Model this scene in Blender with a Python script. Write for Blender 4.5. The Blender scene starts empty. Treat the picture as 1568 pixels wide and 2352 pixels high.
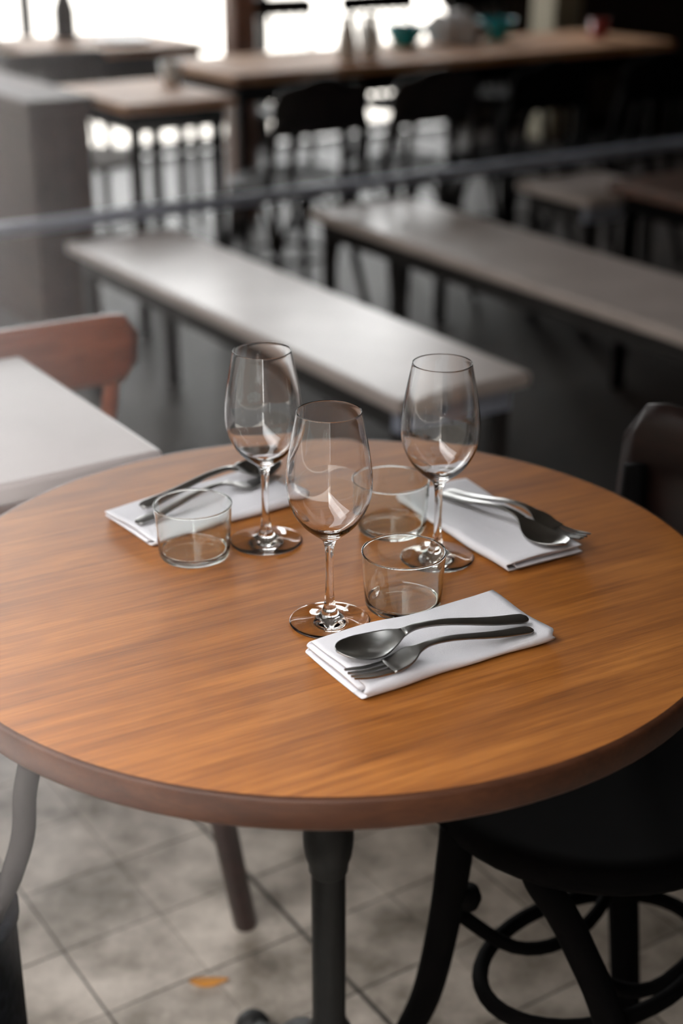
import bpy, bmesh, math, random
from math import sin, cos, pi, radians, sqrt
from mathutils import Vector, Matrix

random.seed(7)
scene = bpy.context.scene
COL = scene.collection

# ------------------------------------------------------------------ camera
CAM_H = 1.4105
F_PX = 3405.0
cam_d = bpy.data.cameras.new('camera')
cam = bpy.data.objects.new('camera', cam_d)
COL.objects.link(cam)
cam.location = (0, 0, CAM_H)
cam.rotation_euler = (pi / 2 - 0.4083, 0, 0)
cam_d.sensor_fit = 'VERTICAL'
cam_d.sensor_height = 36.0
cam_d.sensor_width = 24.0
cam_d.lens = 36.0 * F_PX / 2352.0
cam_d.clip_start = 0.02
cam_d.clip_end = 200
cam_d.dof.use_dof = True
cam_d.dof.focus_distance = 1.385
cam_d.dof.aperture_fstop = 2.75
scene.camera = cam

# ------------------------------------------------------------------ world, light, exposure
world = bpy.data.worlds.new('overcast_sky')
scene.world = world
world.use_nodes = True
bg = world.node_tree.nodes['Background']
bg.inputs['Color'].default_value = (1.0, 0.985, 0.975, 1)
bg.inputs['Strength'].default_value = 9.5

scene.view_settings.view_transform = 'Standard'
scene.view_settings.look = 'None'
scene.view_settings.exposure = 0.0
scene.view_settings.gamma = 1.0
scene.view_settings.use_curve_mapping = False
cy = scene.cycles
cy.use_denoising = True
cy.max_bounces = 14
cy.diffuse_bounces = 3
cy.glossy_bounces = 5
cy.transmission_bounces = 12
cy.transparent_max_bounces = 24
cy.volume_bounces = 0
cy.caustics_reflective = True
cy.caustics_refractive = True
cy.blur_glossy = 0.0
cy.sample_clamp_indirect = 12.0

# room axes: A runs to the right and away, B to the left and away
ANG = radians(33.0)
CA, SA = cos(ANG), sin(ANG)


def R(a, b, z=0.0):
    return Vector((a * CA - b * SA, a * SA + b * CA, z))


def portal(name, a0, b0, a1, b1, z0, z1, inward):
    """a sky portal filling a window opening (guides the daylight, adds none)"""
    ld = bpy.data.lights.new(name, 'AREA')
    ld.shape = 'RECTANGLE'
    p0, p1 = R(a0, b0), R(a1, b1)
    ld.size = (p1 - p0).length
    ld.size_y = z1 - z0
    ld.cycles.is_portal = True
    o = bpy.data.objects.new(name, ld)
    COL.objects.link(o)
    c = (p0 + p1) / 2
    o.location = (c.x, c.y, (z0 + z1) / 2)
    zax = -Vector(inward).normalized()
    yax = Vector((0, 0, 1))
    xax = yax.cross(zax)
    o.rotation_euler = Matrix((xax, yax, zax)).transposed().to_euler()
    return o


WIN_A = 0.20       # plane of the street window
FAR_B = 7.3        # plane of the far glazing
ROOM_A = 7.6
NEAR_B = -0.9
CEIL = 2.9
WIN_TOP = 2.15
portal('street_window_portal', WIN_A - 0.05, 0.0, WIN_A - 0.05, FAR_B, 0.3, WIN_TOP, R(1, 0))
portal('far_window_portal', WIN_A, FAR_B + 0.06, 5.6, FAR_B + 0.06, 0.0, 2.6, R(0, -1))


# ------------------------------------------------------------------ materials
def new_mat(name):
    m = bpy.data.materials.new(name)
    m.use_nodes = True
    nt = m.node_tree
    p = nt.nodes['Principled BSDF']
    return m, nt, p


def srgb(r, g, b):
    def f(c):
        c /= 255.0
        return c / 12.92 if c <= 0.04045 else ((c + 0.055) / 1.055) ** 2.4
    return (f(r), f(g), f(b), 1)


def plain(name, col, rough=0.5, metal=0.0, noise=0.0, nscale=20.0, bump=0.0, bscale=60.0, coat=0.0, spec=0.5):
    m, nt, p = new_mat(name)
    p.inputs['Roughness'].default_value = rough
    p.inputs['Metallic'].default_value = metal
    p.inputs['Specular IOR Level'].default_value = spec
    p.inputs['Coat Weight'].default_value = coat
    p.inputs['Coat Roughness'].default_value = 0.15
    tc = nt.nodes.new('ShaderNodeTexCoord')
    n = nt.nodes.new('ShaderNodeTexNoise')
    n.inputs['Scale'].default_value = nscale
    n.inputs['Detail'].default_value = 5
    nt.links.new(tc.outputs['Object'], n.inputs['Vector'])
    r = nt.nodes.new('ShaderNodeValToRGB')
    d = max(0.0, 1 - noise)
    u = 1 + noise
    r.color_ramp.elements[0].position = 0.3
    r.color_ramp.elements[1].position = 0.7
    r.color_ramp.elements[0].color = (col[0] * d, col[1] * d, col[2] * d, 1)
    r.color_ramp.elements[1].color = (min(1, col[0] * u), min(1, col[1] * u), min(1, col[2] * u), 1)
    nt.links.new(n.outputs['Fac'], r.inputs['Fac'])
    nt.links.new(r.outputs['Color'], p.inputs['Base Color'])
    if bump > 0:
        n2 = nt.nodes.new('ShaderNodeTexNoise')
        n2.inputs['Scale'].default_value = bscale
        n2.inputs['Detail'].default_value = 3
        nt.links.new(tc.outputs['Object'], n2.inputs['Vector'])
        bp = nt.nodes.new('ShaderNodeBump')
        bp.inputs['Strength'].default_value = bump
        bp.inputs['Distance'].default_value = 0.002
        nt.links.new(n2.outputs['Fac'], bp.inputs['Height'])
        nt.links.new(bp.outputs['Normal'], p.inputs['Normal'])
    return m


def wood(name, dark, mid, light, grain_deg=0.0, rough=0.35, coat=0.0, sx=3.0, sy=70.0, blotch=0.35, bump=0.12, spec=0.5):
    """straight-grained veneer: long streaks along the grain direction, fine pores, soft blotches"""
    m, nt, p = new_mat(name)
    L = nt.links
    tc = nt.nodes.new('ShaderNodeTexCoord')
    mp = nt.nodes.new('ShaderNodeMapping')
    mp.inputs['Rotation'].default_value = (0, 0, radians(-grain_deg))
    L.new(tc.outputs['Object'], mp.inputs['Vector'])

    def streak(ax, ay, detail, rough_=0.6, dist=0.0):
        s = nt.nodes.new('ShaderNodeMapping')
        s.inputs['Scale'].default_value = (ax, ay, ay)
        L.new(mp.outputs['Vector'], s.inputs['Vector'])
        n = nt.nodes.new('ShaderNodeTexNoise')
        n.inputs['Scale'].default_value = 1.0
        n.inputs['Detail'].default_value = detail
        n.inputs['Roughness'].default_value = rough_
        n.inputs['Distortion'].default_value = dist
        L.new(s.outputs['Vector'], n.inputs['Vector'])
        return n.outputs['Fac']

    f1 = streak(sx, sy, 4, 0.62, 0.4)
    f2 = streak(sx * 6, sy * 8, 2, 0.5)
    f3 = streak(sx * 1.2, sy * 0.13, 3, 0.5, 0.6)

    def mth(op, x, y):
        n = nt.nodes.new('ShaderNodeMath')
        n.operation = op
        for i, v in enumerate((x, y)):
            if isinstance(v, (int, float)):
                n.inputs[i].default_value = v
            else:
                L.new(v, n.inputs[i])
        return n.outputs[0]

    s = mth('ADD', mth('MULTIPLY', f1, 0.55), mth('MULTIPLY', f3, blotch))
    s = mth('ADD', s, mth('MULTIPLY', f2, 0.28))
    s = mth('MULTIPLY', s, 1.0 / (0.55 + blotch + 0.28))
    r = nt.nodes.new('ShaderNodeValToRGB')
    e = r.color_ramp.elements
    e[0].position, e[0].color = 0.36, dark
    e[1].position, e[1].color = 0.64, light
    k = e.new(0.5)
    k.color = mid
    L.new(s, r.inputs['Fac'])
    L.new(r.outputs['Color'], p.inputs['Base Color'])
    p.inputs['Roughness'].default_value = rough
    p.inputs['Coat Weight'].default_value = coat
    p.inputs['Coat Roughness'].default_value = 0.2
    p.inputs['Specular IOR Level'].default_value = spec
    bp = nt.nodes.new('ShaderNodeBump')
    bp.inputs['Strength'].default_value = bump
    bp.inputs['Distance'].default_value = 0.0008
    L.new(f2, bp.inputs['Height'])
    L.new(bp.outputs['Normal'], p.inputs['Normal'])
    return m


M = {}
M['table_wood'] = wood('table_wood', srgb(112, 64, 24), srgb(145, 87, 34), srgb(174, 111, 48), 29.0, 0.46, 0.0, 4.5, 150.0, 0.45)
M['table_edge'] = wood('table_edge', srgb(52, 29, 17), srgb(68, 39, 24), srgb(82, 50, 31), 0, 0.5, 0.0, 4, 40, 0.4, spec=0.3)
M['chair_red'] = wood('chair_red', srgb(108, 56, 36), srgb(138, 76, 52), srgb(158, 92, 64), 0, 0.4, 0.1, 4, 30, 0.4)
M['chair_brown'] = wood('chair_brown', srgb(16, 9, 7), srgb(24, 13, 10), srgb(34, 19, 14), 0, 0.42, 0.0, 5, 40, 0.3, spec=0.25)
M['chair_black'] = plain('chair_black', srgb(9, 8, 8), 0.8, noise=0.25, spec=0.05)
M['chair_dark'] = plain('chair_dark', srgb(30, 25, 23), 0.5, noise=0.25, spec=0.25)
M['leg_brown'] = wood('leg_brown', srgb(52, 36, 34), srgb(66, 46, 43), srgb(80, 56, 52), 90, 0.45, 0, 4, 40, 0.3)
M['tan_wood'] = wood('tan_wood', srgb(142, 98, 64), srgb(178, 130, 90), srgb(202, 158, 118), 33.0, 0.62, 0.0, 3, 40, 0.4)
M['plank_wood'] = wood('plank_wood', srgb(40, 25, 18), srgb(66, 41, 29), srgb(88, 56, 39), 90, 0.6, 0, 3, 30, 0.5, spec=0.2)
M['post_wood'] = wood('post_wood', srgb(96, 62, 46), srgb(128, 84, 62), srgb(148, 100, 74), 90, 0.5, 0, 3, 30, 0.4)
M['low_wood'] = wood('low_wood', srgb(60, 42, 34), srgb(86, 60, 48), srgb(104, 74, 60), 33, 0.4, 0.1, 3, 30, 0.4)
M['iron'] = plain('iron', srgb(30, 31, 31), 0.5, metal=0.3, noise=0.2, bump=0.25, bscale=120, spec=0.4)
M['blue_grey'] = plain('blue_grey', srgb(160, 168, 188), 0.45, metal=0.1, noise=0.08)
M['reflected_pale_grey'] = plain('reflected_pale_grey', srgb(172, 162, 160), 0.35, noise=0.10, nscale=5, bump=0.15, bscale=9)  # pale colour of the left street reflection, given to a solid top
M['reflected_pale'] = plain('reflected_pale', srgb(198, 188, 185), 0.30, noise=0.14, nscale=5, bump=0.2, bscale=9)  # pale colour of the reflected street stripes, given to solid slabs
M['linen'] = plain('linen', srgb(214, 213, 218), 0.9, noise=0.015, nscale=40, bump=0.35, bscale=1600, spec=0.15)
M['cutlery'] = plain('cutlery', srgb(150, 150, 148), 0.28, metal=1.0, noise=0.06, nscale=60)
M['cream'] = plain('cream', srgb(176, 168, 146), 0.7, noise=0.05)
M['white_paint'] = plain('white_paint', srgb(226, 226, 224), 0.4, noise=0.02)
M['teal'] = plain('teal', srgb(24, 150, 160), 0.25, noise=0.08)
M['red'] = plain('red', srgb(150, 34, 24), 0.35, noise=0.08)
M['grey_seat'] = plain('grey_seat', srgb(150, 146, 142), 0.8, noise=0.06)
M['leaf'] = plain('leaf', srgb(206, 136, 34), 0.6, noise=0.15)
M['speckled'] = plain('speckled', srgb(22, 24, 28), 0.8, noise=0.7, nscale=70, spec=0.05)
M['grey_handle'] = plain('grey_handle', srgb(60, 57, 56), 0.7, noise=0.1, spec=0.1)
M['wall_dark'] = plain('wall_dark', srgb(64, 56, 50), 0.8, noise=0.08, nscale=4)
M['ceiling'] = plain('ceiling', srgb(120, 112, 104), 0.9, noise=0.04, nscale=3)
M['frame_dark'] = plain('frame_dark', srgb(38, 36, 36), 0.5, noise=0.1)
M['pavement'] = plain('pavement', srgb(196, 190, 182), 0.9, noise=0.08, nscale=2)
M['asphalt'] = plain('asphalt', srgb(92, 90, 88), 0.9, noise=0.15, nscale=30)
M['facade'] = plain('facade', srgb(104, 98, 90), 0.9, noise=0.1, nscale=1.5)
M['boards'] = wood('boards', srgb(24, 18, 15), srgb(38, 29, 24), srgb(56, 44, 36), 33, 0.55, 0.0, 1.2, 9, 0.6)
M['grout'] = plain('grout', srgb(74, 70, 66), 0.9, noise=0.2, nscale=60)


def tile_material():
    m, nt, p = new_mat('floor_tile')
    L = nt.links
    g = nt.nodes.new('ShaderNodeNewGeometry')
    oi = nt.nodes.new('ShaderNodeObjectInfo')
    n1 = nt.nodes.new('ShaderNodeTexNoise')
    n1.inputs['Scale'].default_value = 7.0
    n1.inputs['Detail'].default_value = 6
    n1.inputs['Roughness'].default_value = 0.65
    L.new(g.outputs['Position'], n1.inputs['Vector'])
    r = nt.nodes.new('ShaderNodeValToRGB')
    e = r.color_ramp.elements
    e[0].position, e[0].color = 0.34, srgb(112, 103, 92)
    e[1].position, e[1].color = 0.64, srgb(206, 196, 184)
    L.new(n1.outputs['Fac'], r.inputs['Fac'])
    hv = nt.nodes.new('ShaderNodeHueSaturation')
    mr = nt.nodes.new('ShaderNodeMapRange')
    mr.inputs['To Min'].default_value = 0.86
    mr.inputs['To Max'].default_value = 1.08
    L.new(oi.outputs['Random'], mr.inputs['Value'])
    L.new(mr.outputs['Result'], hv.inputs['Value'])
    L.new(r.outputs['Color'], hv.inputs['Color'])
    L.new(hv.outputs['Color'], p.inputs['Base Color'])
    p.inputs['Roughness'].default_value = 0.42
    n2 = nt.nodes.new('ShaderNodeTexNoise')
    n2.inputs['Scale'].default_value = 30.0
    L.new(g.outputs['Position'], n2.inputs['Vector'])
    bp = nt.nodes.new('ShaderNodeBump')
    bp.inputs['Strength'].default_value = 0.25
    bp.inputs['Distance'].default_value = 0.002
    L.new(n2.outputs['Fac'], bp.inputs['Height'])
    L.new(bp.outputs['Normal'], p.inputs['Normal'])
    return m


M['tile'] = tile_material()


def glass_material(name, tint=(1, 1, 1), ior=1.5):
    m, nt, p = new_mat(name)
    nt.nodes.remove(p)
    g = nt.nodes.new('ShaderNodeBsdfGlass')
    g.inputs['Color'].default_value = (*tint, 1)
    g.inputs['Roughness'].default_value = 0.0
    g.inputs['IOR'].default_value = ior
    nt.links.new(g.outputs['BSDF'], nt.nodes['Material Output'].inputs['Surface'])
    return m


M['glass'] = glass_material('clear_glass', (0.996, 0.997, 0.997))
M['tumbler'] = glass_material('tumbler_glass', (0.976, 0.99, 0.983))


def pane_material():
    """clear glazing that lets light straight through and mirrors a little at grazing angles"""
    m, nt, p = new_mat('glazing')
    nt.nodes.remove(p)
    t = nt.nodes.new('ShaderNodeBsdfTransparent')
    t.inputs['Color'].default_value = (0.97, 0.98, 0.98, 1)
    g = nt.nodes.new('ShaderNodeBsdfGlossy')
    g.inputs['Roughness'].default_value = 0.02
    fr = nt.nodes.new('ShaderNodeFresnel')
    fr.inputs['IOR'].default_value = 1.5
    mx = nt.nodes.new('ShaderNodeMixShader')
    nt.links.new(fr.outputs['Fac'], mx.inputs['Fac'])
    nt.links.new(t.outputs['BSDF'], mx.inputs[1])
    nt.links.new(g.outputs['BSDF'], mx.inputs[2])
    nt.links.new(mx.outputs['Shader'], nt.nodes['Material Output'].inputs['Surface'])
    return m


M['glazing'] = pane_material()


def hazy_pane_material():
    """street pane with its veil of street reflections put in as haze: clear surface, thin scattering inside, denser to one side"""
    m, nt, p = new_mat('haze_glazing')
    nt.nodes.remove(p)
    L = nt.links
    t = nt.nodes.new('ShaderNodeBsdfTransparent')
    t.inputs['Color'].default_value = (1, 1, 1, 1)
    out = nt.nodes['Material Output']
    L.new(t.outputs['BSDF'], out.inputs['Surface'])
    v = nt.nodes.new('ShaderNodeVolumeScatter')
    v.inputs['Color'].default_value = (1.0, 0.93, 0.90, 1)
    tc = nt.nodes.new('ShaderNodeTexCoord')
    sx = nt.nodes.new('ShaderNodeSeparateXYZ')
    L.new(tc.outputs['Object'], sx.inputs['Vector'])
    mr = nt.nodes.new('ShaderNodeMapRange')
    mr.interpolation_type = 'SMOOTHSTEP'
    mr.inputs['From Min'].default_value = 0.20
    mr.inputs['From Max'].default_value = 0.70
    mr.inputs['To Min'].default_value = 0.0
    mr.inputs['To Max'].default_value = HAZE
    L.new(sx.outputs['Y'], mr.inputs['Value'])
    mz = nt.nodes.new('ShaderNodeMapRange')
    mz.inputs['From Min'].default_value = 1.05
    mz.inputs['From Max'].default_value = 1.25
    mz.inputs['To Min'].default_value = 0.0
    mz.inputs['To Max'].default_value = 1.0
    L.new(sx.outputs['Z'], mz.inputs['Value'])
    mu = nt.nodes.new('ShaderNodeMath')
    mu.operation = 'MULTIPLY'
    L.new(mr.outputs['Result'], mu.inputs[0])
    L.new(mz.outputs['Result'], mu.inputs[1])
    L.new(mu.outputs[0], v.inputs['Density'])
    L.new(v.outputs['Volume'], out.inputs['Volume'])
    return m


HAZE = 18.0  # peak density of the haze painted in for the pane's reflections


# ------------------------------------------------------------------ mesh helpers
def mesh_obj(name, bm, mat=None, parent=None, smooth=False, loc=None, rotz=None):
    me = bpy.data.meshes.new(name)
    bmesh.ops.recalc_face_normals(bm, faces=bm.faces[:]) if smooth != 'keep' else None
    bm.to_mesh(me)
    bm.free()
    if smooth:
        for f in me.polygons:
            f.use_smooth = True
    o = bpy.data.objects.new(name, me)
    COL.objects.link(o)
    if mat is not None:
        me.materials.append(M[mat] if isinstance(mat, str) else mat)
    if parent is not None:
        o.parent = parent
    if loc is not None:
        o.location = loc
    if rotz is not None:
        o.rotation_euler = (0, 0, rotz)
    return o


def tag(o, label=None, cat=None, group=None, kind=None):
    if label:
        o['label'] = label
    if cat:
        o['category'] = cat
    if group:
        o['group'] = group
    if kind:
        o['kind'] = kind
    return o


def empty(name, label, cat, loc=(0, 0, 0), rotz=0.0, group=None):
    o = bpy.data.objects.new(name, None)
    o.empty_display_size = 0.05
    COL.objects.link(o)
    o.location = loc
    o.rotation_euler = (0, 0, rotz)
    return tag(o, label, cat, group)


def box(bm, x0, x1, y0, y1, z0, z1, bev=0.0):
    b2 = bmesh.new()
    v = [b2.verts.new((x, y, z)) for z in (z0, z1) for y in (y0, y1) for x in (x0, x1)]
    for f in ((0, 2, 3, 1), (4, 5, 7, 6), (0, 1, 5, 4), (2, 6, 7, 3), (0, 4, 6, 2), (1, 3, 7, 5)):
        b2.faces.new([v[i] for i in f])
    if bev > 0:
        bmesh.ops.bevel(b2, geom=b2.edges[:], offset=bev, segments=2, profile=0.5, affect='EDGES')
    me = bpy.data.meshes.new('tmp')
    b2.to_mesh(me)
    b2.free()
    bm.from_mesh(me)
    bpy.data.meshes.remove(me)
    return bm


def lathe(bm, prof, n=48, cx=0.0, cy_=0.0):
    """revolve (r, z) points about the z axis; r == 0 closes to a point; the ends stay open otherwise"""
    rings = []
    for r, z in prof:
        if r <= 1e-7:
            rings.append([bm.verts.new((cx, cy_, z))])
        else:
            rings.append([bm.verts.new((cx + r * cos(2 * pi * k / n), cy_ + r * sin(2 * pi * k / n), z)) for k in range(n)])
    for i in range(len(rings) - 1):
        a, b = rings[i], rings[i + 1]
        for k in range(n):
            k2 = (k + 1) % n
            if len(a) == 1 and len(b) == 1:
                continue
            if len(a) == 1:
                bm.faces.new((a[0], b[k], b[k2]))
            elif len(b) == 1:
                bm.faces.new((a[k], b[0], a[k2]))
            else:
                bm.faces.new((a[k], b[k], b[k2], a[k2]))
    return bm


def smooth_path(pts, n=8):
    """Catmull-Rom through the points; each point is (Vector, radius)"""
    P = [(Vector(p), r) for p, r in pts]
    out = []
    for i in range(len(P) - 1):
        p0 = P[max(0, i - 1)]
        p1, p2 = P[i], P[i + 1]
        p3 = P[min(len(P) - 1, i + 2)]
        for k in range(n):
            t = k / n
            q = 0.5 * ((2 * p1[0]) + (-p0[0] + p2[0]) * t + (2 * p0[0] - 5 * p1[0] + 4 * p2[0] - p3[0]) * t * t + (-p0[0] + 3 * p1[0] - 3 * p2[0] + p3[0]) * t ** 3)
            out.append((q, p1[1] + (p2[1] - p1[1]) * t))
    out.append(P[-1])
    return out


def tube(bm, pts, n=12, smooth=0, closed=False, flat=1.0):
    """a round bar through (point, radius) pairs"""
    if smooth:
        pts = smooth_path(pts, smooth)
    P = [(Vector(p), r) for p, r in pts]
    m = len(P)
    rings = []
    prev = None
    for i in range(m):
        if closed:
            d = P[(i + 1) % m][0] - P[i - 1][0]
        else:
            d = P[min(m - 1, i + 1)][0] - P[max(0, i - 1)][0]
        d.normalize()
        if prev is None:
            up = Vector((0, 0, 1)) if abs(d.z) < 0.9 else Vector((1, 0, 0))
            u = d.cross(up).normalized()
        else:
            u = (prev - d * prev.dot(d)).normalized()
        w = d.cross(u)
        prev = u
        rings.append([bm.verts.new(P[i][0] + (u * cos(2 * pi * k / n) + w * flat * sin(2 * pi * k / n)) * P[i][1]) for k in range(n)])
    rng = range(m) if closed else range(m - 1)
    for i in rng:
        a, b = rings[i], rings[(i + 1) % m]
        for k in range(n):
            bm.faces.new((a[k], a[(k + 1) % n], b[(k + 1) % n], b[k]))
    if not closed:
        bm.faces.new(rings[0][::-1])
        bm.faces.new(rings[-1])
    return bm


def prism(bm, pts, z0, z1):
    lo = [bm.verts.new((x, y, z0)) for x, y in pts]
    hi = [bm.verts.new((x, y, z1)) for x, y in pts]
    bm.faces.new(lo[::-1])
    bm.faces.new(hi)
    n = len(pts)
    for i in range(n):
        bm.faces.new((lo[i], lo[(i + 1) % n], hi[(i + 1) % n], hi[i]))
    return bm


def nb():
    return bmesh.new()


def struct(name, bm, mat, parent=None, **k):
    o = mesh_obj(name, bm, mat, parent, **k)
    if parent is None:
        o['kind'] = 'structure'
    return o


def copy_tree(o, parent=None):
    c = o.copy()
    COL.objects.link(c)
    if parent is not None:
        c.parent = parent
    for ch in list(o.children):
        copy_tree(ch, c)
    return c


# ================================================================== SETTING
# pavement outside, all round the room
bm = nb()
box(bm, -40, 40, -30, 60, -0.08, -0.03)
struct('pavement', bm, 'pavement')

# asphalt road along the street window
bm = nb()
box(bm, -7.2, -1.6, -14, 26, -0.03, -0.024)
struct('road', bm, 'asphalt', rotz=ANG)
# unseen facade across the street, added to block low sky light
bm = nb()
box(bm, -9.0, -8.0, -14, 26, -0.03, 8.5)
struct('wall_sky_blocker', bm, 'facade', rotz=ANG)

TILE_B = 2.45      # the tiled bay by the window ends here, dark boards beyond
PA, PB = 0.1535, 0.148
A0, B0 = 0.588 - 2 * PA, 1.482 - 8 * PB
floor = bpy.data.objects.new('floor', None)
COL.objects.link(floor)
floor.rotation_euler = (0, 0, ANG)
floor['kind'] = 'structure'
bm = nb()
box(bm, WIN_A - 0.1, ROOM_A, NEAR_B, TILE_B, -0.03, -0.003)
mesh_obj('grout_bed', bm, 'grout', floor)
bm = nb()
box(bm, WIN_A - 0.1, ROOM_A, TILE_B, FAR_B + 0.1, -0.03, 0.0)
mesh_obj('dark_boards', bm, 'boards', floor)
bm = nb()
box(bm, A0 + 14 * PA + 0.002, ROOM_A, NEAR_B, TILE_B - 0.003, -0.003, 0.0)
mesh_obj('outer_tile_field', bm, 'tile', floor)
bm = nb()
box(bm, WIN_A, A0 + 14 * PA - 0.002, NEAR_B, B0 - 0.002, -0.003, 0.0)
mesh_obj('outer_tile_field', bm, 'tile', floor)
tile_me = []
for v in range(3):
    bm = nb()
    g = 0.0016
    box(bm, g, PA - g, g, PB - g, -0.003, 0.0, 0.0012)
    t = mesh_obj('tile', bm, 'tile')
    tile_me.append(t.data)
    bpy.data.objects.remove(t)
rt = random.Random(3)
for i in range(14):
    for j in range(15):
        y0 = B0 + j * PB
        if y0 + PB > TILE_B + 0.002:
            continue
        o = bpy.data.objects.new('tile', rt.choice(tile_me))
        COL.objects.link(o)
        o.parent = floor
        dx = 0.0
        if i == 3:
            dx = -0.002          # the wide dark joint lies between these two rows
        if i == 4:
            dx = 0.002
        o.location = (A0 + i * PA + dx, y0, rt.uniform(-0.0004, 0.0004))
        o.rotation_euler = (0, 0, rt.uniform(-0.003, 0.003))

# ceiling
bm = nb()
box(bm, WIN_A - 0.15, ROOM_A + 0.15, NEAR_B - 0.15, FAR_B + 0.15, CEIL, CEIL + 0.12)
struct('ceiling', bm, 'ceiling', rotz=ANG)
# solid walls
bm = nb()
box(bm, ROOM_A, ROOM_A + 0.15, NEAR_B - 0.15, FAR_B + 0.15, -0.03, CEIL)
struct('wall_right', bm, 'wall_dark', rotz=ANG)
bm = nb()
box(bm, WIN_A - 0.15, ROOM_A, NEAR_B - 0.15, NEAR_B, -0.03, CEIL)
struct('wall_near', bm, 'wall_dark', rotz=ANG)
bm = nb()
box(bm, 5.6, ROOM_A, FAR_B, FAR_B + 0.15, -0.03, CEIL)
box(bm, WIN_A - 0.15, 5.6, FAR_B, FAR_B + 0.15, 2.6, CEIL)
struct('wall_far', bm, 'wall_dark', rotz=ANG)
bm = nb()
box(bm, WIN_A - 0.15, WIN_A, NEAR_B, -0.04, -0.03, CEIL)
box(bm, WIN_A - 0.15, WIN_A, -0.04, FAR_B, -0.03, 0.3)
box(bm, WIN_A - 0.15, WIN_A, -0.04, FAR_B, WIN_TOP, CEIL)
struct('wall_window', bm, 'wall_dark', rotz=ANG)


def window(name, along, edges, z0, z1, bars, pane_mat, at):
    """posts, rails and panes of a glazed wall; along 'b' = street side, 'a' = far side"""
    w = bpy.data.objects.new(name, None)
    COL.objects.link(w)
    w.rotation_euler = (0, 0, ANG)
    w['kind'] = 'structure'

    def bx(s0, s1, t0, t1, zz0, zz1, nm, mat):
        b = nb()
        if along == 'b':
            box(b, at + t0, at + t1, s0, s1, zz0, zz1)
        else:
            box(b, s0, s1, at + t0, at + t1, zz0, zz1)
        return mesh_obj(nm, b, mat, w)

    for i, e in enumerate(edges):
        bx(e - 0.03, e + 0.03, 0.0, 0.06, z0, z1, 'mullion', 'frame_dark')
    for zb in bars:
        bx(edges[0], edges[-1], 0.01, 0.05, zb - 0.025, zb + 0.025, 'rail', 'frame_dark')
    for i in range(len(edges) - 1):
        bx(edges[i] + 0.03, edges[i + 1] - 0.03, 0.026, 0.034, z0 + 0.001, z1 - 0.001, 'pane', pane_mat(i) if callable(pane_mat) else pane_mat)
    return w


M['reflection_haze'] = hazy_pane_material()
window('window_1', 'b', [-0.01, 1.65, 3.3, 4.95, 6.6, 7.27], 0.3, WIN_TOP, [0.325, WIN_TOP - 0.025], lambda i: 'reflection_haze' if i == 0 else 'glazing', WIN_A - 0.1)
window('window_2', 'a', [0.26, 1.55, 2.9, 4.25, 5.57], 0.0, 2.6, [0.04, 2.57], 'glazing', FAR_B + 0.02)

# ================================================================== ROUND TABLE
TC = Vector((-0.0146, 1.3635, 0))
TZ = 0.75
RAD = 0.40
THICK = 0.029
tbl = empty('round_table', 'round wooden table with glasses and napkins on a black iron pedestal', 'table', TC, 0.0)
bm = nb()
lathe(bm, [(0, TZ - THICK + 0.001), (RAD - 0.004, TZ - THICK + 0.001), (RAD - 0.004, TZ - 0.001), (RAD - 0.0055, TZ), (0.2, TZ), (0, TZ)], 160)
mesh_obj('tabletop', bm, 'table_wood', tbl)
bm = nb()
lathe(bm, [(RAD - 0.0055, TZ), (RAD - 0.0025, TZ - 0.0004), (RAD - 0.0008, TZ - 0.0016), (RAD, TZ - 0.0035), (RAD, TZ - THICK + 0.003), (RAD - 0.002, TZ - THICK), (RAD - 0.03, TZ - THICK)], 160)
mesh_obj('edge_band', bm, 'table_edge', tbl, smooth=True)
bm = nb()
lathe(bm, [(0, 0.64), (0.03, 0.64), (0.045, 0.70), (0.13, 0.709), (0.13, TZ - THICK), (0, TZ - THICK)], 40)
mesh_obj('top_plate', bm, 'iron', tbl, smooth=True)
bm = nb()
lathe(bm, [(0.0, 0.09), (0.030, 0.09), (0.030, 0.14), (0.026, 0.158), (0.0205, 0.168), (0.0195, 0.18), (0.0195, 0.376), (0.0195, 0.65), (0.0, 0.65)], 40)
mesh_obj('column', bm, 'iron', tbl, smooth=True)
bm = nb()
lathe(bm, [(0.019, 0.380), (0.0222, 0.386), (0.0228, 0.396), (0.0262, 0.406), (0.0280, 0.420), (0.0284, 0.432), (0.0276, 0.446), (0.0255, 0.456), (0.0242, 0.461), (0.0255, 0.467), (0.0255, 0.482), (0.019, 0.488)], 40)
mesh_obj('collar', bm, 'iron', tbl, smooth=True)
for k in range(4):
    d = R(*((1, 0), (0, 1), (-1, 0), (0, -1))[k])
    bm = nb()
    tube(bm, [(d * 0.01 + Vector((0, 0, 0.115)), 0.026), (d * 0.06 + Vector((0, 0, 0.10)), 0.022), (d * 0.11 + Vector((0, 0, 0.055)), 0.017), (d * 0.155 + Vector((0, 0, 0.028)), 0.014), (d * 0.187 + Vector((0, 0, 0.018)), 0.013)], 14, smooth=5)
    ft = mesh_obj('foot', bm, 'iron', tbl, smooth=True)
    bm = nb()
    lathe(bm, [(0, 0.0), (0.016, 0.0), (0.021, 0.005), (0.024, 0.014), (0.022, 0.024), (0.016, 0.032), (0.008, 0.036), (0, 0.037)], 24)
    mesh_obj('foot_knob', bm, 'iron', ft, smooth=True, loc=d * 0.187)

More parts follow.
